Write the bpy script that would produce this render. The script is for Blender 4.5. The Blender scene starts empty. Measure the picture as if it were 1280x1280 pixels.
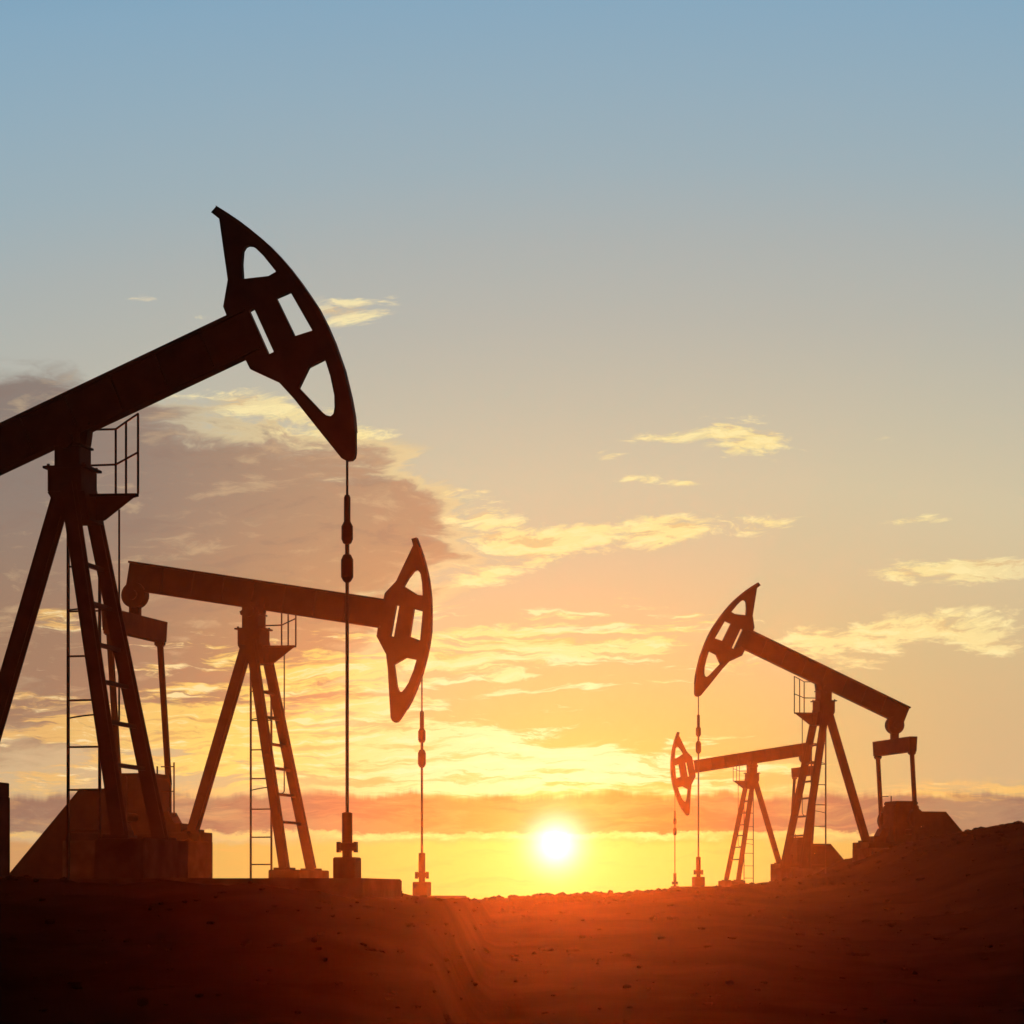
import bpy, bmesh, math, random
from mathutils import Vector, Matrix, noise

random.seed(7)
R = math.radians
scene = bpy.context.scene
COL = scene.collection

# ------------------------------------------------------------------ camera / scale constants
F = 3200.0            # focal length in photo pixels (photo is 1280 wide)
EYE = 1.70            # camera height above the ground it stands on
HOR = 1125.0          # photo row of eye level
ANG = F / 1600.0      # sky chart units per degree
PXM = 80.0            # photo pixels per metre for the nearest unit
SUN_AZ = math.degrees(math.atan(55 / F))
SUN_EL = math.degrees(math.atan(70 / F))


def azel(px, py):
    a = math.atan((px - 640) / F)
    e = math.atan((HOR - py) / F * math.cos(a))
    return math.degrees(a) * ANG, math.degrees(e) * ANG


# ------------------------------------------------------------------ materials
def new_mat(name):
    m = bpy.data.materials.new(name)
    m.use_nodes = True
    nt = m.node_tree
    b = nt.nodes['Principled BSDF']
    return m, nt, b


def noisy(name, c1, c2, scale, rough=0.7, metal=0.0, bump=0.0, bscale=30, spec=0.25):
    m, nt, b = new_mat(name)
    tc = nt.nodes.new('ShaderNodeTexCoord')
    n = nt.nodes.new('ShaderNodeTexNoise')
    n.inputs['Scale'].default_value = scale
    n.inputs['Detail'].default_value = 6
    r = nt.nodes.new('ShaderNodeValToRGB')
    r.color_ramp.elements[0].position = 0.35
    r.color_ramp.elements[0].color = (*c1, 1)
    r.color_ramp.elements[1].position = 0.68
    r.color_ramp.elements[1].color = (*c2, 1)
    nt.links.new(tc.outputs['Object'], n.inputs['Vector'])
    nt.links.new(n.outputs['Fac'], r.inputs['Fac'])
    nt.links.new(r.outputs['Color'], b.inputs['Base Color'])
    b.inputs['Roughness'].default_value = rough
    b.inputs['Specular IOR Level'].default_value = spec
    b.inputs['Metallic'].default_value = metal
    if bump:
        n2 = nt.nodes.new('ShaderNodeTexNoise')
        n2.inputs['Scale'].default_value = bscale
        n2.inputs['Detail'].default_value = 5
        bp = nt.nodes.new('ShaderNodeBump')
        bp.inputs['Strength'].default_value = bump
        nt.links.new(tc.outputs['Object'], n2.inputs['Vector'])
        nt.links.new(n2.outputs['Fac'], bp.inputs['Height'])
        nt.links.new(bp.outputs['Normal'], b.inputs['Normal'])
    return m


STEEL = noisy('painted_steel', (0.018, 0.016, 0.015), (0.035, 0.026, 0.02), 3.0, 0.75)
WORN = noisy('worn_steel', (0.03, 0.022, 0.018), (0.06, 0.035, 0.022), 6.0, 0.7)
CABLE = noisy('greased_steel', (0.02, 0.018, 0.016), (0.04, 0.034, 0.03), 20.0, 0.6)
CONC = noisy('concrete', (0.05, 0.044, 0.038), (0.085, 0.076, 0.066), 2.5, 0.95, 0, 0.3, 25, 0.05)
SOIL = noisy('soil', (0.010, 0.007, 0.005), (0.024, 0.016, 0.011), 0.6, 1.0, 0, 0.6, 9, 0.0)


# ------------------------------------------------------------------ mesh helpers
def prism(bm, outer, holes, y0, y1):
    """A plate lying in the x-z plane with through holes, from y0 to y1."""
    def loop(pts):
        vs = [bm.verts.new((p[0], y0, p[1])) for p in pts]
        return [bm.edges.new((vs[i], vs[(i + 1) % len(vs)])) for i in range(len(vs))]
    es = loop(outer)
    for h in holes:
        es += loop(h)
    res = bmesh.ops.triangle_fill(bm, use_beauty=True, use_dissolve=False, edges=es)
    faces = [g for g in res['geom'] if isinstance(g, bmesh.types.BMFace)]
    ex = bmesh.ops.extrude_face_region(bm, geom=faces, use_keep_orig=True)
    vs = [g for g in ex['geom'] if isinstance(g, bmesh.types.BMVert)]
    bmesh.ops.translate(bm, verts=vs, vec=(0, y1 - y0, 0))


def box(bm, x0, x1, y0, y1, z0, z1, bevel=0.0):
    r = bmesh.ops.create_cube(bm, size=1)
    for v in r['verts']:
        v.co = Vector(((x0 + x1) / 2 + v.co.x * (x1 - x0), (y0 + y1) / 2 + v.co.y * (y1 - y0), (z0 + z1) / 2 + v.co.z * (z1 - z0)))
    if bevel:
        es = list({e for v in r['verts'] for e in v.link_edges})
        bmesh.ops.bevel(bm, geom=es, offset=bevel, segments=2, affect='EDGES')


def tube(bm, p, q, r, seg=12, r2=None):
    p, q = Vector(p), Vector(q)
    d = q - p
    m = Matrix.Translation((p + q) / 2) @ d.to_track_quat('Z', 'Y').to_matrix().to_4x4()
    bmesh.ops.create_cone(bm, cap_ends=True, segments=seg, radius1=r, radius2=r if r2 is None else r2, depth=d.length, matrix=m)


def path(bm, pts, r, seg=8):
    for a, b in zip(pts[:-1], pts[1:]):
        tube(bm, a, b, r, seg)
    for p in pts[1:-1]:
        bmesh.ops.create_uvsphere(bm, u_segments=seg, v_segments=6, radius=r, matrix=Matrix.Translation(p))


def lathe(bm, prof, cx, cy, seg=20):
    """prof: list of (radius, z) from bottom to top"""
    rings = []
    for r, z in prof:
        rings.append([bm.verts.new((cx + r * math.cos(2 * math.pi * k / seg), cy + r * math.sin(2 * math.pi * k / seg), z)) for k in range(seg)])
    for a, b in zip(rings[:-1], rings[1:]):
        for k in range(seg):
            bm.faces.new((a[k], a[(k + 1) % seg], b[(k + 1) % seg], b[k]))
    bm.faces.new(rings[0])
    bm.faces.new(rings[-1])


def ibar(bm, p, q, w, h, up=(0, 1, 0), tf=0.03, tw=0.04):
    """A rolled I section from p to q; h is measured along the direction nearest to up, w across it."""
    p, q = Vector(p), Vector(q)
    d = (q - p).normalized()
    s = d.cross(Vector(up)).normalized()
    u = s.cross(d).normalized()
    pr = [(-w/2, -h/2), (w/2, -h/2), (w/2, -h/2+tf), (tw/2, -h/2+tf), (tw/2, h/2-tf), (w/2, h/2-tf),
          (w/2, h/2), (-w/2, h/2), (-w/2, h/2-tf), (-tw/2, h/2-tf), (-tw/2, -h/2+tf), (-w/2, -h/2+tf)]
    A = [bm.verts.new(p + s*a + u*b) for a, b in pr]
    B = [bm.verts.new(q + s*a + u*b) for a, b in pr]
    n = len(pr)
    for k in range(n):
        bm.faces.new((A[k], A[(k+1) % n], B[(k+1) % n], B[k]))
    bm.faces.new(A)
    bm.faces.new(B)


def link(name, bm, mat, parent=None, mirror=False):
    if mirror:
        for v in bm.verts:
            v.co.x = -v.co.x
    bmesh.ops.recalc_face_normals(bm, faces=bm.faces)
    me = bpy.data.meshes.new(name)
    bm.to_mesh(me)
    bm.free()
    me.materials.append(mat)
    o = bpy.data.objects.new(name, me)
    COL.objects.link(o)
    if parent:
        o.parent = parent
    return o


def thing(name, loc, rz, s, label, cat, group):
    o = bpy.data.objects.new(name, None)
    o.empty_display_size = 0.3
    COL.objects.link(o)
    o.location = loc
    o.rotation_euler = (0, 0, rz)
    o.scale = (s, s, s)
    o['label'] = label
    o['category'] = cat
    o['group'] = group
    return o


# ------------------------------------------------------------------ pumping unit
# Side elevation of one unit in its own measuring frame: u to the horse-head side, w up, origin at the
# bearing flange on top of the post, 80 units to the metre.  The skid bottom lies at w = -511.
BASE = -511.0
K = 30.4               # sideways shift of a lateral metre, in measuring units
PIV = 69.0
U0, W0 = 90.5, 588.0
A1 = 0.3838                                # true pitch of the raised beam
REF_PSI = R(12.4)


def to_beam(px, py):
    """point on the raised unit's beam plane -> metres in the beam frame (origin at the saddle bearing)"""
    d = F / PXM
    r = (px - 640) / F
    x = (r * d - (U0 - 640) / F * d) / (math.cos(REF_PSI) + r * math.sin(REF_PSI))
    z = (HOR - py) / F * (d - x * math.sin(REF_PSI)) - (HOR - W0) / F * d - PIV / PXM
    c, s = math.cos(-A1), math.sin(-A1)
    return x * c - z * s, x * s + z * c


HEAD = [(271.8, 258.7), (265.1, 266.4), (275.3, 274.5), (280.5, 312), (286, 350.7), (280.3, 384.2), (285, 396.4), (306.3, 446.8),
        (313.8, 462), (350, 478.7), (369.3, 500), (401, 540), (428, 573.5), (434, 576.5), (440, 576), (444, 572.5), (445.3, 566),
        (445, 540), (443.3, 520), (439.4, 498), (431, 463), (419, 429), (409.5, 407), (398.8, 386), (387.5, 369), (376, 352.5), (363, 335.5), (350, 320.5),
        (338, 308), (325.6, 297), (313, 286.7), (301, 277.6), (286, 267.5)]
HOLES = [
    [(304.3, 349.7), (303.2, 330), (304.5, 314), (307.5, 309), (311.4, 307.4), (315.6, 308), (319.5, 310), (330.7, 321), (346.3, 340.5), (336.8, 346)],
    [(312.4, 389.3), (318.5, 385.8), (343.5, 440.7), (336.8, 444)],
    [(346, 373), (363.8, 365.3), (391.6, 414), (369.3, 421.2)],
    [(407.2, 449.2), (386.6, 459.4), (374.2, 485), (403, 515.5), (409, 519.8), (414.5, 521), (418, 518), (419.4, 510), (419, 495), (414, 471)],
]


def pumpjack(fx, fy, S, scale, psi, al, mirror, rod_x, drop, labels, head_fit=(1, 0, 0, 0)):
    """(fx, fy): where the bearing flange is seen; S: true size; scale: apparent size; psi: yaw; al: beam pitch;
    head_fit: how the head is set on the beam end (size, turn, shift along, shift across)."""
    sx = -1 if mirror else 1
    d = F * S / (PXM * scale)
    X = sx * (fx - 640) / F                    # lateral position, mirrored to the head-right case
    c = math.cos(psi) + X * math.sin(psi)
    pos = Vector(((fx - 640) / F * d, d, EYE + (HOR - (fy - BASE * scale)) / F * d))
    rz = psi if mirror else -psi

    def P(u, w, y=0.0):
        return Vector(((u - K * y) / (PXM * c), y, (w - BASE) / PXM))

    def L(v):                                   # horizontal width in measuring units -> metres
        return v / (PXM * c)

    zp = (PIV - BASE) / PXM

    def pose(b):
        ca, sa = math.cos(al), math.sin(al)
        return ((b[0] * ca - b[1] * sa), zp + b[0] * sa + b[1] * ca)

    def hpose(p):
        b = to_beam(*p)
        k, t, ox, oz = head_fit
        ct, st = k * math.cos(R(t)), k * math.sin(R(t))
        return pose((b[0] * ct - b[1] * st + ox, b[0] * st + b[1] * ct + oz))

    def Z(w):
        return (w - BASE) / PXM

    root = thing('pumpjack', pos, rz, S, labels[0], 'pumpjack', 'pumpjacks in the oil field')

    def part(name, bm, mat=STEEL, parent=None):
        return link(name, bm, mat, parent or root, mirror)

    # ---- walking beam: I section with stiffener plates
    bm = bmesh.new()
    hb = 0.345
    x0, x1 = -3.34, 3.20 + (.15 if drop else 0)
    prism(bm, [pose((x0, -hb)), pose((x1, -hb)), pose((x1, hb)), pose((x0, hb))], [], -0.035, 0.035)
    for sz in (-1, 1):
        z0, z1 = sz * (hb - 0.05), sz * hb
        prism(bm, [pose((x0, z0)), pose((x1, z0)), pose((x1, z1)), pose((x0, z1))], [], -0.13, 0.13)
    for xs in (-2.4, -1.6, -0.8, 0.0, 0.8, 1.6, 2.4):
        prism(bm, [pose((xs - .015, -hb + .05)), pose((xs + .015, -hb + .05)), pose((xs + .015, hb - .05)), pose((xs - .015, hb - .05))], [], -0.12, 0.12)
    part('walking_beam', bm)

    # ---- horse head: slotted plate with a curved rim and a latch bar at its back
    bm = bmesh.new()
    prism(bm, [hpose(p) for p in HEAD], [[hpose(p) for p in h] for h in HOLES], -0.055, 0.055)
    head = part('horse_head', bm)
    rim = HEAD[17:] + HEAD[:1]
    bm = bmesh.new()
    out = [Vector(hpose(p)) for p in rim]
    pc = Vector(hpose((300, 425)))
    inn = [o + (pc - o).normalized() * 0.06 for o in out]
    prism(bm, [tuple(o + (o - pc).normalized() * 0.004) for o in out] + [tuple(i) for i in reversed(inn)], [], -0.085, 0.085)
    part('cable_track', bm, WORN, head)
    # ---- saddle bearing and post head
    bm = bmesh.new()
    box(bm, L(-15), L(13), -.25, .25, Z(28), Z(52), .01)
    tube(bm, (0, -.34, Z(34)), (0, .34, Z(34)), .13, 20)
    prism(bm, [(L(-22), Z(30)), (L(20), Z(30)), (L(22), Z(44)), (L(23), Z(58)), (L(-24), Z(36))], [], -.11, .11)
    part('saddle_bearing', bm)
    bm = bmesh.new()
    box(bm, L(-21), L(21), -.33, .33, Z(-30), Z(-.5), .01)
    box(bm, L(-27), L(27), -.33, .33, Z(-.5), Z(2.5))
    box(bm, L(-15), L(16), -.25, .25, Z(2.5), Z(27.5), .01)
    box(bm, L(-17), L(18.5), -.27, .27, Z(27.5), Z(30))
    for bx in (-22, 22):
        for by in (-.26, .26):
            tube(bm, (L(bx), by, Z(2.5)), (L(bx), by, Z(5.5)), .025, 6)
    prism(bm, [(L(-22), Z(-30)), (L(24), Z(-30)), (L(30), Z(-66)), (L(-1), Z(-66))], [], -.30, .30)
    part('post_head', bm)

    # ---- three legs of the post and the step bars between the front pair
    def front(w, side):
        t = (w + 64) / -398.0
        half = 0.476 + 0.404 * t
        cu = 15 + (85.5 - 15) * t
        y = half * side
        return Vector((cu / (PXM * c), y, Z(w)))
    for side in (-1, 1):
        bm = bmesh.new()
        ibar(bm, front(-22, side), front(-459, side), .205, .205, (0, 1, 0), .03, .05)
        fb = front(-459, side)
        box(bm, fb.x - .2, fb.x + .2, fb.y - .2, fb.y + .2, Z(-462), Z(-458))
        part('leg', bm)
    bm = bmesh.new()
    ibar(bm, P(-10, -20), P(-118, -386), .24, .22, (0, 1, 0), .03, .05)
    fb = P(-118, -386)
    box(bm, fb.x - .22, fb.x + .22, -.2, .2, Z(-388), Z(-383))
    part('leg', bm)
    for w in (-121, -170, -221.5, -268, -318, -371):
        bm = bmesh.new()
        a, b = front(w, -1), front(w, 1)
        box(bm, a.x - .03, a.x + .03, a.y + .02, b.y - .02, Z(w) - .032, Z(w) + .032)
        part('step_bar', bm)

    # ---- platform, guard rail
    bm = bmesh.new()
    pl = [(.28, -.12), (1.05, -.02), (1.075, .06), (.55, .54), (-.40, .54), (-.40, .36), (.28, .36)]
    fl = [bm.verts.new((x, y, Z(-35))) for x, y in pl]
    tp = [bm.verts.new((x, y, Z(-31.5))) for x, y in pl]
    bm.faces.new(fl)
    bm.faces.new(tp)
    for k in range(len(pl)):
        j = (k + 1) % len(pl)
        bm.faces.new((fl[k], fl[j], tp[j], tp[k]))
    prism(bm, [(L(30), Z(-35)), (1.05, Z(-35)), (L(41), Z(-64)), (L(30), Z(-64))], [], -.02, .0)
    prism(bm, [(L(22), Z(-35)), (.70, Z(-35)), (.38, Z(-62)), (L(22), Z(-62))], [], .30, .32)
    plat = part('platform', bm)
    bm = bmesh.new()
    b_, m_, c_ = (.524, .50), (.776, .29), (1.07, .04)
    r = .017
    for (x, y), t in ((b_, 57), (m_, 62.4), (c_, 68)):
        tube(bm, (x, y, Z(-31.5)), (x, y, Z(t)), r * 1.15, 8)
    path(bm, [Vector((-.32, .50, Z(58.5))), Vector((b_[0], b_[1], Z(57))), Vector((m_[0], m_[1], Z(62.4))), Vector((c_[0], c_[1], Z(68)))], r)
    path(bm, [Vector((-.32, .50, Z(12.6))), Vector((b_[0], b_[1], Z(12.4))), Vector((m_[0], m_[1], Z(16))), Vector((c_[0], c_[1], Z(20)))], r)
    tube(bm, (-.32, .50, Z(-31.5)), (-.32, .50, Z(58.5)), r, 8)
    part('guard_rail', bm, WORN, plat)

    # ---- ladder with cage
    yl = .66
    xa, xb = P(-5.5, 0, yl).x, P(34.5, 0, yl).x
    bm = bmesh.new()
    for x in (xa, xb):
        box(bm, x - .016, x + .016, yl - .03, yl + .03, Z(-511), Z(-36))
    w = -511 + 16
    for w in (-450, -397, -342.5, -283, -227, -170, -113, -57):
        tube(bm, (xa, yl, Z(w)), (xb, yl, Z(w)), .016, 8)
    lad = part('ladder', bm, WORN)
    bm = bmesh.new()
    xm = (xa + xb) / 2
    strap = P(60, 0, yl + .70).x
    rad = strap - xm
    for w in (-306, -168):
        pts = []
        for k in range(0, 13):
            a = math.pi * (k / 12)
            pts.append(Vector((xm - max(.27, 0) * math.cos(a) - (0 if k < 6 else (rad - .27) * math.sin(a) * (1 if k > 6 else 0) * .0), yl + .70 * math.sin(a), Z(w) + (.11 * math.sin(a)))))
        path(bm, pts, .013, 6)
    tube(bm, P(60, -306, yl + .66), P(60, -34, yl + .66), .017, 8)
    p1 = P(60, -306, yl + .66)
    path(bm, [Vector(p1), Vector((p1.x - .10, p1.y + .02, p1.z - .10)), Vector((xm, yl + .70, Z(-304)))], .015, 6)
    tube(bm, P(60, -168, yl + .66), Vector((xm + .1, yl + .68, Z(-166))), .013, 6)
    part('safety_cage', bm, WORN, lad)

    # ---- tail bearing, equalizer, pitmans, cranks
    tb = pose((-3.07, -.46))
    bm = bmesh.new()
    tube(bm, (tb[0], -.14, tb[1]), (tb[0], .14, tb[1]), .31, 28)
    tube(bm, (tb[0], -.2, tb[1]), (tb[0], .2, tb[1]), .12, 16)
    a0, a1 = pose((-3.34, -.34)), pose((-2.75, -.34))
    prism(bm, [a0, a1, (tb[0] + .18, tb[1]), (tb[0] - .18, tb[1])], [], -.10, .10)
    part('tail_bearing', bm)
    ut = tb[0] * PXM * c
    wt = tb[1] * PXM + BASE
    ez = wt - 39
    bm = bmesh.new()
    box(bm, tb[0] - .13, tb[0] + .13, -.08, .08, Z(ez) - .02, tb[1] - .15)
    for s in (-1, 1):
        pass
    # beam across the pair of pitmans, ends cut slightly in
    for yy, zz in ((0, 0),):
        vs = []
        for y, zl in ((-1.60, Z(ez)), (1.60, Z(ez)), (1.53, Z(ez - 41)), (-1.53, Z(ez - 41))):
            vs.append((y, zl))
        A = [bm.verts.new((tb[0] - .14, y, z)) for y, z in vs]
        B = [bm.verts.new((tb[0] + .14, y, z)) for y, z in vs]
        bm.faces.new(A)
        bm.faces.new(B)
        for k in range(4):
            bm.faces.new((A[k], A[(k + 1) % 4], B[(k + 1) % 4], B[k]))
    eq = part('equalizer', bm)
    cu, cw = -213.0, -360.0                      # crank shaft
    pin_w = cw + (70 if drop else -70)
    for s in (-1, 1):
        y = 1.45 * s
        bm = bmesh.new()
        top = Vector((tb[0], y, Z(ez - 40)))
        bot = Vector((P(cu, 0).x, y, Z(pin_w)))
        ibar(bm, top, bot, .13, .10, (0, 1, 0), .02, .03)
        box(bm, top.x - .12, top.x + .12, y - .10, y + .10, top.z - .12, top.z + .01, .03)
        part('pitman_arm', bm)
        bm = bmesh.new()
        zc = Z(cw)
        zz = sorted((Z(pin_w), zc - (.55 if drop else -.55)))
        yc = y - s * .17
        box(bm, bot.x - .13, bot.x + .13, yc - .07, yc + .07, zz[0] - .1, zz[1] + .1, .02)
        ck = part('crank', bm)
        bm = bmesh.new()
        zw = zc - (.45 if drop else -.45)
        prism(bm, [(bot.x + .26 * math.cos(t), zw + .34 * math.sin(t)) for t in [2 * math.pi * k / 20 for k in range(20)]], [], yc - .13, yc + .13)
        part('counterweight', bm, STEEL, ck)

    # ---- gear reducer, motor housing, skid
    bm = bmesh.new()
    xc = P(-215, 0).x
    hx = L(50 - K * .5)
    box(bm, xc - hx, xc + hx, -.5, .5, Z(-388), Z(-285), .03)
    box(bm, xc - hx - .03, xc + hx + .03, -.53, .53, Z(-345), Z(-337))
    box(bm, xc - hx * .9, xc + hx * .9, -.52, .52, Z(-285), Z(-273.5), .03)
    tube(bm, (xc, -1.36, Z(cw)), (xc, 1.36, Z(cw)), .11, 16)
    tube(bm, (xc + .28, .2, Z(-274)), (xc + .28, .2, Z(-258)), .022, 8)
    part('gear_reducer', bm)
    bm = bmesh.new()
    yq = .25
    out = [(-262, -300), (-339, -300), (-500, -488), (-500, -509), (-262, -509)]
    hol = [(-268, -326), (-279, -344), (-268, -344)]
    prism(bm, [(P(u, 0, yq).x, Z(w)) for u, w in out], [[(P(u, 0, yq).x, Z(w)) for u, w in hol]], yq - .12, yq + .12)
    part('belt_guard', bm)
    bm = bmesh.new()
    pts = [(-150, -388), (-150, -371), (-122, -371), (-122, -388)]
    box(bm, P(-164, 0).x, P(-131, 0).x, -.3, .3, Z(-388), Z(-371))
    prism(bm, [(P(-170, 0).x, Z(-371)), (P(-146, 0).x, Z(-371)), (P(-158, 0).x, Z(-349)), (P(-170, 0).x, Z(-349))], [], -.25, .25)
    part('brake_stand', bm)
    bm = bmesh.new()
    tube(bm, P(-154.5, -371), P(-154.5, -252), .02, 8)
    for w in (-260, -308):
        tube(bm, P(-154.5, w), P(-180, w), .014, 6)
    part('hand_rail', bm, WORN)
    bm = bmesh.new()
    for y in (-.62, .62):
        ibar(bm, (P(-84, 0).x - .3, y, Z(-396)), (P(-340, 0).x, y, Z(-396)), .2, .2, (0, 0, 1), .03, .04)
    part('skid_frame', bm)

    # ---- hanging rod string
    xr = rod_x
    sh = -120 if drop else 0
    hz = None
    bm = bmesh.new()
    ztop = Z(30 + sh) if not drop else Z(-60)
    tube(bm, (xr, 0, Z(-45 + sh)), (xr, 0, ztop), .02, 8)
    part('bridle_cable', bm, CABLE)
    bm = bmesh.new()
    lathe(bm, [(.02, Z(-148 + sh) - .03), (.06, Z(-148 + sh)), (.094, Z(-143 + sh)), (.094, Z(-122 + sh)), (.06, Z(-116 + sh)), (.033, Z(-115 + sh)),
               (.033, Z(-103 + sh)), (.06, Z(-102 + sh)), (.088, Z(-97 + sh)), (.088, Z(-81 + sh)), (.055, Z(-76 + sh)), (.05, Z(-75 + sh)), (.05, Z(-46 + sh)), (.035, Z(-43 + sh))], xr, 0)
    part('rod_clamp', bm, STEEL)
    bm = bmesh.new()
    tube(bm, (xr, 0, Z(-440)), (xr, 0, Z(-146 + sh)), .027, 10)
    part('polished_rod', bm, CABLE)

    # ---- wellhead: a thing of its own on the slab
    rot = Matrix.Rotation(rz, 3, 'Z')
    wp = pos + rot @ Vector((sx * xr, 0, 0)) * S
    wh = thing('wellhead', wp, rz, S, labels[1], 'wellhead', 'wellheads under the pumpjacks')
    bm = bmesh.new()
    g = 19.5 / PXM * .72
    box(bm, -g, g, -g, g, 0, Z(-485), .012)
    link('well_cap', bm, WORN, wh, mirror)
    bm = bmesh.new()
    lathe(bm, [(.075, Z(-485)), (.075, Z(-477)), (.11, Z(-477)), (.11, Z(-468)), (.08, Z(-467)), (.08, Z(-431)), (.05, Z(-430))], 0, 0)
    link('stuffing_box', bm, STEEL, wh, mirror)
    bm = bmesh.new()
    box(bm, -.135, .135, -.045, .045, Z(-476), Z(-467))
    for s in (-1, 1):
        box(bm, s * .135 - .022, s * .135 + .022, -.05, .05, Z(-479), Z(-466))
    link('flange', bm, STEEL, wh, mirror)

    # ---- concrete foundation
    fd = thing('concrete_foundation', pos, rz, S, labels[2], 'foundation', 'concrete bases of the pumpjacks')
    bm = bmesh.new()
    box(bm, P(-500, 0).x, 5.42 - .40, -1.15, 1.15, -1.3, 0, .02)
    link('base_slab', bm, CONC, fd, mirror)
    bm = bmesh.new()
    fb = front(-459, 0)
    box(bm, fb.x - .36, fb.x + .42, -1.0, 1.0, 0.003, Z(-462), .015)
    link('footing', bm, CONC, fd, mirror)
    bm = bmesh.new()
    box(bm, P(-345, 0).x, P(-80 - K * .85, 0).x, -.85, .85, 0.003, Z(-404.3), .015)
    box(bm, P(-150, 0).x + .0, P(-80 - K * .4, 0).x, -.4, .4, Z(-406), Z(-388.5), .01)
    link('plinth', bm, CONC, fd, mirror)
    return pos


UNITS = [
    dict(fx=90.5, fy=588, S=.65, scale=1.0, psi=R(12.4), al=.3838, mirror=False, rod_x=4.459, drop=False, labels=(
        'large near pumpjack with raised horse head, its tail cut off by the frame',
        'wellhead under the largest pumpjack, standing on its slab end',
        'concrete base carrying the largest, nearest pumpjack')),
    dict(fx=317, fy=787.6, S=.9, scale=.65, psi=R(16.5), al=-.1726, mirror=False, rod_x=4.264, head_fit=(.9649, -3.48, .504, .156), drop=True, labels=(
        'mid-sized pumpjack with lowered horse head, standing behind the largest one',
        'wellhead below the lowered horse head of the mid-sized pumpjack, beside the setting sun',
        'concrete base under the mid-sized pumpjack with the lowered head')),
    dict(fx=1029.7, fy=877, S=.666, scale=.4526, psi=R(15.3), al=.4038, mirror=True, rod_x=4.578, head_fit=(1, 0, .097, -.038), drop=False, labels=(
        'pumpjack with raised horse head and whole tail and equalizer in view, beside the dark hill',
        'wellhead under the raised-head pumpjack that stands by the hill',
        'concrete base of the raised-head pumpjack beside the dark hill')),
    dict(fx=940, fy=967, S=.50, scale=.29, psi=R(16.9), al=-.1607, mirror=True, rod_x=4.428, head_fit=(.9914, -4.64, .531, .263), drop=True, labels=(
        'smallest pumpjack with lowered horse head, its tail hidden behind another pumpjack',
        'smallest wellhead, under the farthest pumpjack',
        'concrete base of the smallest pumpjack, mostly hidden behind the rise')),
]
for kw in UNITS:
    pumpjack(**kw)

# ------------------------------------------------------------------ ground


def lerp_table(t, x):
    if x <= t[0][0]:
        return t[0][1]
    for (a, va), (b, vb) in zip(t[:-1], t[1:]):
        if x <= b:
            f = (x - a) / (b - a)
            return va + (vb - va) * f
    return t[-1][1]


def sstep(a, b, x):
    t = min(1, max(0, (x - a) / (b - a)))
    return t * t * (3 - 2 * t)


CREST = [(-45, .15), (-12, .14), (-2.2, .12), (-1.3, .06), (-1.0, .0), (-.6, .0), (0.6, .03), (1.4, .08), (2.2, .11), (2.9, .17), (3.8, .21), (4.7, .24), (5.45, .32), (6.3, .42),
         (7.2, .58), (7.85, .82), (8.3, 1.08), (9.0, 1.28), (9.65, 1.38), (10.2, 1.51), (10.8, 1.62), (12.2, 1.8), (16, 2.1), (45, 2.4)]
CDIST = [(-45, 25), (-.75, 25), (-.35, 46), (0.3, 46), (3.0, 46), (5.8, 53), (45, 53)]


def ground_z(x, y):
    if y > 1:
        xs = x * lerp_table(CDIST, x) / max(y, 8) if y < lerp_table(CDIST, x) else x
        xs = .35 * xs + .65 * x
    else:
        xs = x
    yc = lerp_table(CDIST, xs)
    H = lerp_table(CREST, xs)
    t = min(1, max(0, (y - 8) / (yc - 8)))
    a = .55 * t + .45 * t * t * (3 - 2 * t)
    z = -1.7 + (H + 1.7) * a
    if y > yc + 5:
        far = sstep(yc + 5, 90, y)
        z -= far * (0.9 if yc > 50 else .6) * (1 + .4 * max(0, H))
    v = Vector((x, y, 0))
    n = .10 * noise.fractal(v * .5, .8, 2.1, 4) + .030 * noise.fractal(v * 2.3 + Vector((9, 3, 1)), .7, 2.0, 3)
    n *= sstep(-2, 16, y) * (.55 if -1.5 < x < 5 else 1)
    # lumps of turned earth
    c = noise.noise(v * 1.1 + Vector((4, 8, 2)))
    n += .10 * max(0, c - .25) * sstep(10, 25, y)
    return EYE + z + n


bm = bmesh.new()
X0, X1, Y0, Y1, ST, SY = -34.0, 34.0, -16.0, 86.0, .13, .28
nx, ny = int((X1 - X0) / ST) + 1, int((Y1 - Y0) / SY) + 1
verts = [(X0 + i * ST, Y0 + j * SY, ground_z(X0 + i * ST, Y0 + j * SY)) for j in range(ny) for i in range(nx)]
faces = [(j * nx + i, j * nx + i + 1, (j + 1) * nx + i + 1, (j + 1) * nx + i) for j in range(ny - 1) for i in range(nx - 1)]
bm.free()
me = bpy.data.meshes.new('ground')
me.from_pydata(verts, [], faces)
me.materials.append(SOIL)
me.polygons.foreach_set('use_smooth', [True] * len(me.polygons))
g = bpy.data.objects.new('ground', me)
COL.objects.link(g)
g['kind'] = 'structure'
zmin = min(v[2] for v in verts)

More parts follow.
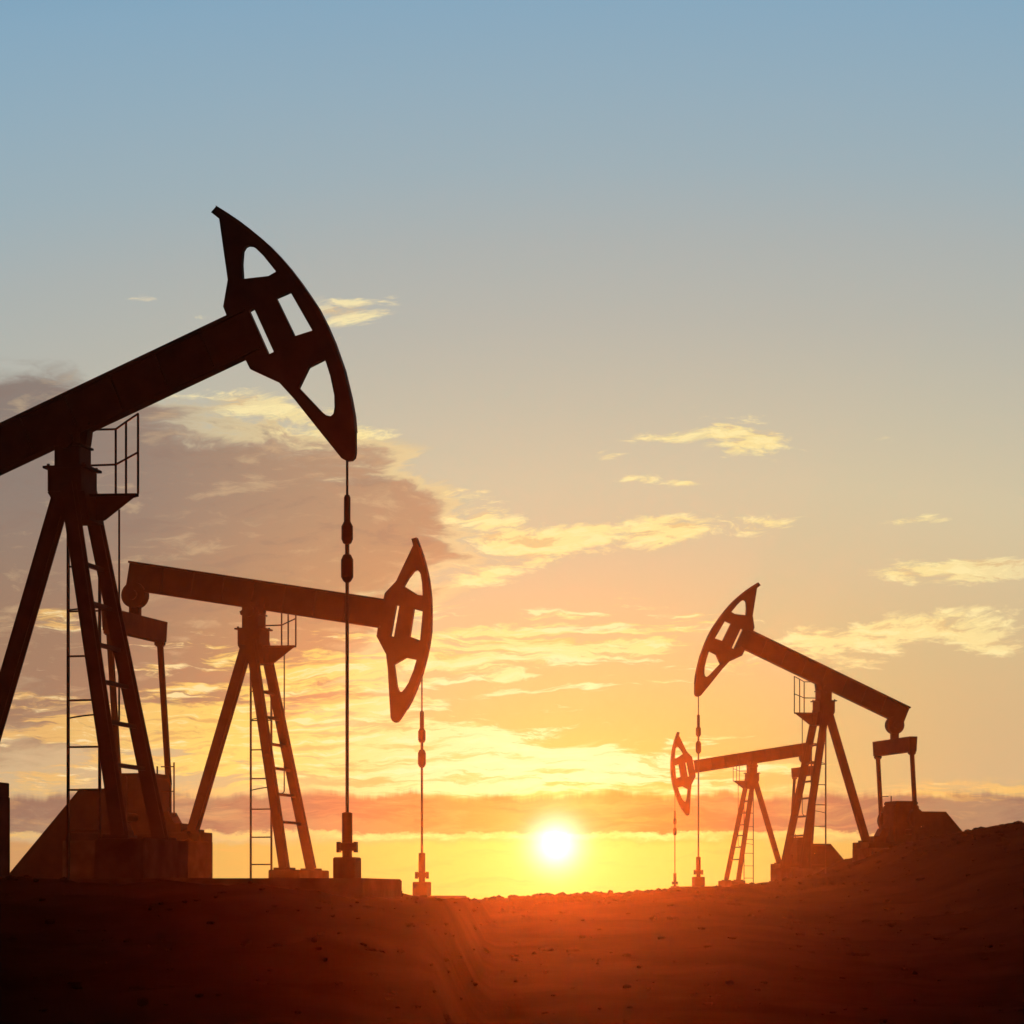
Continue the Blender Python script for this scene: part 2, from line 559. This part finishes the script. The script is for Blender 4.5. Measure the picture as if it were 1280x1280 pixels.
# loose stones and clods on the worked earth
ib = bmesh.new()
bmesh.ops.create_icosphere(ib, subdivisions=1, radius=1.0)
iv = [v.co.copy() for v in ib.verts]
ifc = [tuple(v.index for v in f.verts) for f in ib.faces]
ib.free()
sv, sf = [], []
rnd = random.Random(11)
for k in range(2600):
    y = rnd.uniform(9, 62)
    x = rnd.uniform(-.23, .23) * y
    if rnd.random() < .45:
        y = rnd.uniform(48, 62) if x > 3 else (rnd.uniform(42, 52) if x > -.2 else y)
        if x > 3:
            x = rnd.uniform(4, 14)
        elif x > -.2:
            x = rnd.uniform(-.5, 4)
    r = rnd.choice((.02, .03, .04, .05, .07)) * rnd.uniform(.7, 1.3)
    if y < 30:
        r *= .55
    z = ground_z(x, y)
    m = Matrix.Translation((x, y, z + r * .15)) @ Matrix.Rotation(rnd.uniform(0, 6.28), 4, 'Z') @ Matrix.Diagonal((r * rnd.uniform(.8, 1.9), r * rnd.uniform(.8, 1.3), r * rnd.uniform(.45, .85), 1))
    n0 = len(sv)
    sv += [m @ (v + Vector((rnd.uniform(-1, 1), rnd.uniform(-1, 1), rnd.uniform(-1, 1))) * .18) for v in iv]
    sf += [tuple(n0 + q for q in f) for f in ifc]
me = bpy.data.meshes.new('gravel')
me.from_pydata(sv, [], sf)
me.materials.append(SOIL)
st = bpy.data.objects.new('gravel', me)
COL.objects.link(st)
st['kind'] = 'stuff'
st['label'] = 'dark loose stones and clods scattered over the bare earth'

# ------------------------------------------------------------------ haze
HAZE_DENSITY = 0.000155
HAZE_G = 0.93
bm = bmesh.new()
box(bm, X0 - 1, X1 + 1, Y0 - 1, Y1 + 1, min(zmin, -1.0) - 1.0, EYE + 7.4)
me = bpy.data.meshes.new('haze')
bmesh.ops.recalc_face_normals(bm, faces=bm.faces)
bm.to_mesh(me)
bm.free()
hm = bpy.data.materials.new('haze')
hm.use_nodes = True
nt = hm.node_tree
nt.nodes.clear()
mo = nt.nodes.new('ShaderNodeOutputMaterial')
pv = nt.nodes.new('ShaderNodeVolumePrincipled')
pv.inputs['Color'].default_value = (1.0, .92, .85, 1)
pv.inputs['Density'].default_value = HAZE_DENSITY
pv.inputs['Anisotropy'].default_value = HAZE_G
nt.links.new(pv.outputs['Volume'], mo.inputs['Volume'])
me.materials.append(hm)
hz = bpy.data.objects.new('haze', me)
COL.objects.link(hz)
hz['kind'] = 'stuff'
hz['label'] = 'thin warm evening haze over the oil field'

# ------------------------------------------------------------------ sun
sd = Vector((math.sin(R(SUN_AZ)) * math.cos(R(SUN_EL)), math.cos(R(SUN_AZ)) * math.cos(R(SUN_EL)), math.sin(R(SUN_EL))))
sl = bpy.data.lights.new('sun', 'SUN')
sl.energy = 5.0
sl.angle = R(.5)
sl.color = (1.0, .13, .016)
so = bpy.data.objects.new('sun', sl)
COL.objects.link(so)
so.rotation_euler = sd.to_track_quat('Z', 'Y').to_euler()
so.location = sd * 40

# ------------------------------------------------------------------ sky (world): dusk gradient and clouds by compass bearing and elevation
world = bpy.data.worlds.new("World")
scene.world = world
world.use_nodes = True
nt = world.node_tree
nt.nodes.clear()


class G:
    """small helper that writes node arithmetic"""
    @staticmethod
    def put(sock, v):
        if isinstance(v, (int, float)):
            sock.default_value = v
        elif isinstance(v, tuple):
            sock.default_value = (*v, 1) if len(v) == 3 and len(sock.default_value) == 4 else v
        else:
            nt.links.new(v, sock)

    @staticmethod
    def m(op, a, b=0.0, c=0.0, clamp=False):
        n = nt.nodes.new('ShaderNodeMath')
        n.operation = op
        n.use_clamp = clamp
        G.put(n.inputs[0], a)
        G.put(n.inputs[1], b)
        G.put(n.inputs[2], c)
        return n.outputs[0]

    @staticmethod
    def mix(f, a, b, mode='MIX'):
        n = nt.nodes.new('ShaderNodeMix')
        n.data_type = 'RGBA'
        n.blend_type = mode
        n.clamp_factor = True
        G.put(n.inputs[0], f)
        G.put(n.inputs[6], a)
        G.put(n.inputs[7], b)
        return n.outputs[2]

    @staticmethod
    def step(x, a, b):
        n = nt.nodes.new('ShaderNodeMapRange')
        n.interpolation_type = 'SMOOTHSTEP'
        G.put(n.inputs[0], x)
        G.put(n.inputs[1], a)
        G.put(n.inputs[2], b)
        n.inputs[3].default_value = 0
        n.inputs[4].default_value = 1
        return n.outputs[0]

    @staticmethod
    def vec(x, y, z=0.0):
        n = nt.nodes.new('ShaderNodeCombineXYZ')
        G.put(n.inputs[0], x)
        G.put(n.inputs[1], y)
        G.put(n.inputs[2], z)
        return n.outputs[0]

    @staticmethod
    def noise(v, scale, detail=8, rough=.6, dist=0.0):
        n = nt.nodes.new('ShaderNodeTexNoise')
        nt.links.new(v, n.inputs['Vector'])
        n.inputs['Scale'].default_value = scale
        n.inputs['Detail'].default_value = detail
        n.inputs['Roughness'].default_value = rough
        n.inputs['Distortion'].default_value = dist
        return n.outputs['Fac']

    @staticmethod
    def ramp(f, stops, interp='LINEAR'):
        n = nt.nodes.new('ShaderNodeValToRGB')
        cr = n.color_ramp
        cr.interpolation = interp
        while len(cr.elements) < len(stops):
            cr.elements.new(.5)
        for e, (p, c) in zip(cr.elements, stops):
            e.position = p
            e.color = (*c, 1)
        G.put(n.inputs[0], f)
        return n.outputs[0]


def srgb(r, g, b):
    f = lambda v: (v / 255 / 12.92) if v < 10.3 else ((v / 255 + .055) / 1.055) ** 2.4
    return (f(r), f(g), f(b))


tc = nt.nodes.new('ShaderNodeTexCoord')
sep = nt.nodes.new('ShaderNodeSeparateXYZ')
nt.links.new(tc.outputs['Generated'], sep.inputs[0])
dx, dy, dz = sep.outputs
DEG = 180 / math.pi
az = G.m('MULTIPLY', G.m('ARCTAN2', dx, dy), DEG * ANG)
el = G.m('MULTIPLY', G.m('ARCSINE', dz), DEG * ANG)

# clear-sky gradient around the setting sun
ga = G.m('MULTIPLY', G.m('SUBTRACT', az, 6.0), .42)
ge = G.m('SUBTRACT', el, 2.0)
ed = G.m('SQRT', G.m('ADD', G.m('MULTIPLY', ga, ga), G.m('MULTIPLY', ge, ge)))
base = G.ramp(G.m('DIVIDE', ed, 100.0), [
    (.000, srgb(190, 186, 86)), (.03, srgb(196, 190, 96)), (.06, srgb(203, 187, 114)), (.096, srgb(206, 188, 134)), (.13, srgb(207, 190, 149)),
    (.166, srgb(204, 193, 160)), (.20, srgb(192, 187, 165)), (.235, srgb(179, 180, 169)), (.269, srgb(168, 176, 174)), (.30, srgb(154, 174, 182)),
    (.335, srgb(143, 171, 187)), (.37, srgb(132, 167, 190)), (.41, srgb(112, 155, 186)), (.55, (.035, .075, .13)), (.80, (.006, .011, .02)), (1.0, (.003, .005, .009))])
low = G.m('MULTIPLY', G.step(G.m('ABSOLUTE', G.m('SUBTRACT', az, 1.0)), 7, 22), G.step(el, 17, 5))
base = G.mix(G.m('MULTIPLY', low, .75), base, srgb(196, 170, 132))
# the sky away from the sunset is already dark
side = G.step(G.m('ABSOLUTE', az), 40, 100)

sdx = G.m('SUBTRACT', SUN_AZ * ANG, az)
sdy = G.m('SUBTRACT', SUN_EL * ANG, el)
slen = G.m('SQRT', G.m('ADD', G.m('MULTIPLY', sdx, sdx), G.m('MULTIPLY', sdy, sdy)))

# warp for natural cloud outlines
wv = G.noise(G.vec(G.m('MULTIPLY', az, .16), G.m('MULTIPLY', el, .4)), 1.0, 4, .55)
ws = G.m('SUBTRACT', wv, .5)
elw = G.m('ADD', el, G.m('MULTIPLY', ws, 2.0))
azw = G.m('ADD', az, G.m('MULTIPLY', ws, 5.0))


def field(ka, ke, seed, detail=8, rough=.62, dist=0.0):
    """cloud density, and how much thinner it gets towards the low sun (its lit side)"""
    out = []
    for off in (0.0, 1.0):
        a = G.m('ADD', azw, G.m('MULTIPLY', G.m('DIVIDE', sdx, G.m('ADD', slen, .5)), .9 * off))
        e = G.m('ADD', elw, G.m('MULTIPLY', G.m('DIVIDE', sdy, G.m('ADD', slen, .5)), .42 * off))
        out.append(G.noise(G.vec(G.m('MULTIPLY', a, ka), G.m('MULTIPLY', e, ke), seed), 1.0, detail, rough, dist))
    lit = G.m('SUBTRACT', out[0], out[1])
    return out[0], lit


def blob(px, py, rx, ry, amp=1.0, tilt=0.0):
    """soft patch of cloud centred on a bearing, sized in degrees"""
    a, e = azel(px, py)
    ra = math.degrees(math.atan(rx / F)) * ANG
    re = math.degrees(math.atan(ry / F)) * ANG
    x = G.m('DIVIDE', G.m('SUBTRACT', az, a), ra)
    y = G.m('SUBTRACT', el, e)
    if tilt:
        y = G.m('SUBTRACT', y, G.m('MULTIPLY', G.m('SUBTRACT', az, a), tilt))
    y = G.m('DIVIDE', y, re)
    r2 = G.m('ADD', G.m('MULTIPLY', x, x), G.m('MULTIPLY', y, y))
    v = G.m('POWER', 2.718, G.m('MULTIPLY', r2, -1.0))
    return G.m('MULTIPLY', v, amp) if amp != 1 else v


def total(bs):
    s = bs[0]
    for b in bs[1:]:
        s = G.m('ADD', s, b)
    return s


def cover(mask, f, gain, lo, hi):
    v = G.m('ADD', mask, G.m('MULTIPLY', G.m('SUBTRACT', f, .5), gain))
    return v, G.step(v, lo, hi)


col = base
fA, lA = field(.20, .70, 3.7)
fB, lB = field(.42, 1.55, 8.1, 8, .66)
fC, lC = field(.26, 2.1, 5.2, 8, .64)

# -- big dusky cloud bank on the sunless side, rim lit where it thins out
mA = total([blob(20, 620, 230, 125, 1.05), blob(280, 655, 220, 100, .95, -.12), blob(470, 650, 110, 62, .60, -.2), blob(40, 830, 330, 130, .78), blob(330, 850, 210, 90, .50),
            blob(20, 500, 90, 22, .5), blob(420, 575, 120, 22, .30)])
vA, dA = cover(mA, fA, 1.6, .24, .74)
dA = G.m('MULTIPLY', dA, G.step(mA, .05, .28))
xA = G.step(az, -21, -4)
cA = G.mix(xA, srgb(128, 115, 108), srgb(176, 140, 108))
cA = G.mix(G.step(el, 19, 11), cA, G.mix(xA, srgb(142, 114, 94), srgb(196, 148, 100)))
cA = G.mix(G.m('MULTIPLY', G.step(lA, .02, .18), .30), cA, srgb(232, 200, 150))
cA = G.mix(G.m('MULTIPLY', G.step(lA, -.03, -.16), .30), cA, srgb(128, 104, 94))
col = G.mix(G.m('MULTIPLY', dA, .92), col, cA)
rim = G.m('MULTIPLY', G.step(vA, .28, .42), G.m('SUBTRACT', 1.0, G.step(vA, .44, .62)))
rim = G.m('MULTIPLY', G.m('MULTIPLY', rim, G.step(mA, .08, .30)), G.step(az, -19, -8))
col = G.mix(G.m('MULTIPLY', rim, .55), col, srgb(238, 214, 150))

# -- lit streaks and puffs
mB = total([
    blob(330, 512, 130, 26, .66, -.14), blob(450, 545, 60, 14, .45), blob(440, 386, 70, 24, .66, -.05), blob(180, 372, 26, 10, .42), blob(430, 440, 30, 26, .30), blob(240, 395, 26, 8, .35),
    blob(620, 655, 70, 30, .58, -.25), blob(700, 680, 110, 26, .66, .06), blob(850, 660, 85, 24, .68, -.05), blob(600, 725, 60, 20, .58),
    blob(930, 548, 66, 30, .70, -.15), blob(820, 547, 50, 13, .55), blob(760, 570, 30, 8, .45), blob(797, 598, 34, 9, .55), blob(862, 604, 30, 6, .52), blob(560, 615, 40, 12, .40),
    blob(1092, 545, 44, 9, .52), blob(975, 655, 44, 11, .52), blob(1180, 650, 70, 8, .56), blob(1195, 714, 120, 17, .80), blob(1275, 712, 50, 14, .5), blob(1150, 782, 150, 19, .70, .1), blob(1238, 803, 56, 18, .74),
    blob(1040, 815, 110, 26, .50), blob(820, 758, 40, 9, .40), blob(920, 905, 26, 7, .45),
])
vB, dB = cover(mB, fB, 1.9, .34, .72)
dB = G.m('MULTIPLY', dB, G.step(mB, .06, .30))
cB = G.mix(G.step(slen, 8, 20), srgb(252, 232, 152), srgb(244, 224, 154))
cB = G.mix(G.step(slen, 19, 30), cB, srgb(214, 203, 176))
cB = G.mix(G.m('MULTIPLY', G.step(lB, -.01, -.15), .55), cB, srgb(206, 166, 118))
cB = G.mix(G.m('MULTIPLY', G.step(lB, .03, .15), .5), cB, srgb(255, 240, 178))
col = G.mix(G.m('MULTIPLY', dB, .94), col, cB)

# -- streaky lower sky
mC = total([blob(740, 800, 300, 50, .66), blob(640, 958, 300, 42, .86), blob(430, 840, 260, 70, .60), blob(330, 930, 330, 46, .62), blob(1230, 995, 160, 18, .62), blob(940, 962, 140, 28, .48),
            blob(60, 775, 90, 26, .55), blob(120, 900, 240, 50, .48), blob(90, 990, 150, 30, .42)])
vC, dC = cover(mC, fC, 2.7, .52, .84)
dC = G.m('MULTIPLY', dC, G.step(mC, .06, .30))
cC = G.mix(G.step(slen, 3, 15), srgb(255, 244, 186), srgb(250, 218, 112))
cC = G.mix(G.step(slen, 14, 24), cC, srgb(226, 182, 110))
cC = G.mix(G.m('MULTIPLY', G.step(lC, .0, -.14), .60), cC, G.mix(G.step(slen, 4, 18), srgb(240, 190, 96), srgb(204, 152, 96)))
cC = G.mix(G.m('MULTIPLY', G.step(lC, .04, .16), .5), cC, srgb(255, 246, 200))
col = G.mix(G.m('MULTIPLY', dC, .88), col, cC)

# -- ragged dark bar of stratus just above the sun, lit along both edges
w1 = G.m('SUBTRACT', G.noise(G.vec(G.m('MULTIPLY', az, .30), 2.2, 1.0), 1.0, 8, .64), .5)
w2 = G.m('SUBTRACT', G.noise(G.vec(G.m('MULTIPLY', az, .42), G.m('MULTIPLY', el, .8), 6.0), 1.0, 8, .64), .5)
etop = G.m('ADD', el, G.m('MULTIPLY', w1, 2.0))
ebot = G.m('ADD', el, G.m('MULTIPLY', w2, 1.3))
dD = G.m('MULTIPLY', G.step(ebot, 2.95, 3.12), G.m('SUBTRACT', 1.0, G.step(etop, 4.45, 4.95)))
cD = G.mix(G.step(slen, 2, 13), srgb(158, 112, 62), srgb(140, 106, 88))
cD = G.mix(G.step(slen, 13, 22), cD, srgb(132, 106, 94))
cD = G.mix(G.m('MULTIPLY', G.step(fC, .46, .66), .30), cD, srgb(236, 180, 108))
col = G.mix(G.m('MULTIPLY', G.m('MULTIPLY', dD, .93), G.m('ADD', .74, G.m('MULTIPLY', G.step(fA, .40, .56), .26))), col, cD)
top = G.m('MULTIPLY', G.step(etop, 4.5, 4.85), G.m('SUBTRACT', 1.0, G.step(etop, 4.95, 5.45)))
col = G.mix(G.m('MULTIPLY', G.m('MULTIPLY', top, .75), G.step(fC, .40, .60)), col, G.mix(G.step(slen, 4, 18), srgb(255, 240, 165), srgb(232, 190, 112)))
ln = G.m('MULTIPLY', G.step(ebot, 2.60, 2.88), G.m('SUBTRACT', 1.0, G.step(ebot, 2.95, 3.12)))
ln = G.m('MULTIPLY', ln, G.m('ADD', .35, G.m('MULTIPLY', G.step(fB, .40, .62), .65)))
col = G.mix(G.m('MULTIPLY', ln, .9), col, G.mix(G.step(slen, 4, 18), srgb(255, 240, 150), srgb(236, 190, 104)))

# -- clear strip at the horizon
strip = G.m('SUBTRACT', 1.0, G.step(ebot, 2.35, 2.80))
cS = G.mix(G.step(slen, 2, 15), srgb(226, 212, 104), srgb(208, 176, 92))
cS = G.mix(G.step(slen, 14, 24), cS, srgb(196, 150, 100))
cS = G.mix(G.m('MULTIPLY', G.step(fC, .50, .72), .35), cS, srgb(226, 172, 92))
col = G.mix(G.m('MULTIPLY', strip, .95), col, cS)

col = G.mix(side, col, G.mix(.985, col, (0.0, 0.0, 0.0)))
# -- glow of the sun in the high air
g1 = G.m('POWER', 2.718, G.m('MULTIPLY', G.m('POWER', G.m('DIVIDE', slen, 1.0), 2.0), -1.0))
g2 = G.m('POWER', 2.718, G.m('MULTIPLY', G.m('POWER', G.m('DIVIDE', slen, 2.5), 2.0), -1.0))
col = G.mix(1.0, col, G.mix(g2, (0, 0, 0), (.26, .23, .09)), 'ADD')
col = G.mix(1.0, col, G.mix(g1, (0, 0, 0), (1.35, 1.25, 1.1)), 'ADD')

# below the horizon: dark far land
col = G.mix(G.step(el, -.2, -1.2), col, (.02, .014, .01))

sky = nt.nodes.new('ShaderNodeTexSky')
sky.sky_type = 'NISHITA'
sky.sun_disc = False
sky.sun_elevation = R(SUN_EL)
sky.sun_rotation = R(SUN_AZ)
bg1 = nt.nodes.new('ShaderNodeBackground')
nt.links.new(sky.outputs[0], bg1.inputs['Color'])
bg1.inputs['Strength'].default_value = .004
bg2 = nt.nodes.new('ShaderNodeBackground')
nt.links.new(col, bg2.inputs['Color'])
bg2.inputs['Strength'].default_value = 1.0
ad = nt.nodes.new('ShaderNodeAddShader')
nt.links.new(bg1.outputs[0], ad.inputs[0])
nt.links.new(bg2.outputs[0], ad.inputs[1])
wo = nt.nodes.new('ShaderNodeOutputWorld')
nt.links.new(ad.outputs[0], wo.inputs['Surface'])
world.cycles.sampling_method = 'MANUAL'
world.cycles.sample_map_resolution = 1024

# ------------------------------------------------------------------ camera and render settings
cd = bpy.data.cameras.new('camera')
cd.sensor_width = 36
cd.lens = F / 1280 * 36
cd.shift_y = (HOR - 640) / 1280
cd.clip_end = 5000
cd.clip_start = .05
co = bpy.data.objects.new('camera', cd)
COL.objects.link(co)
co.location = (0, 0, EYE)
co.rotation_euler = (R(90), 0, 0)
scene.camera = co

scene.view_settings.view_transform = 'Standard'
scene.view_settings.look = 'None'
scene.view_settings.exposure = 0
scene.view_settings.gamma = 1
scene.view_settings.use_curve_mapping = False
scene.cycles.use_denoising = True
scene.cycles.volume_bounces = 0
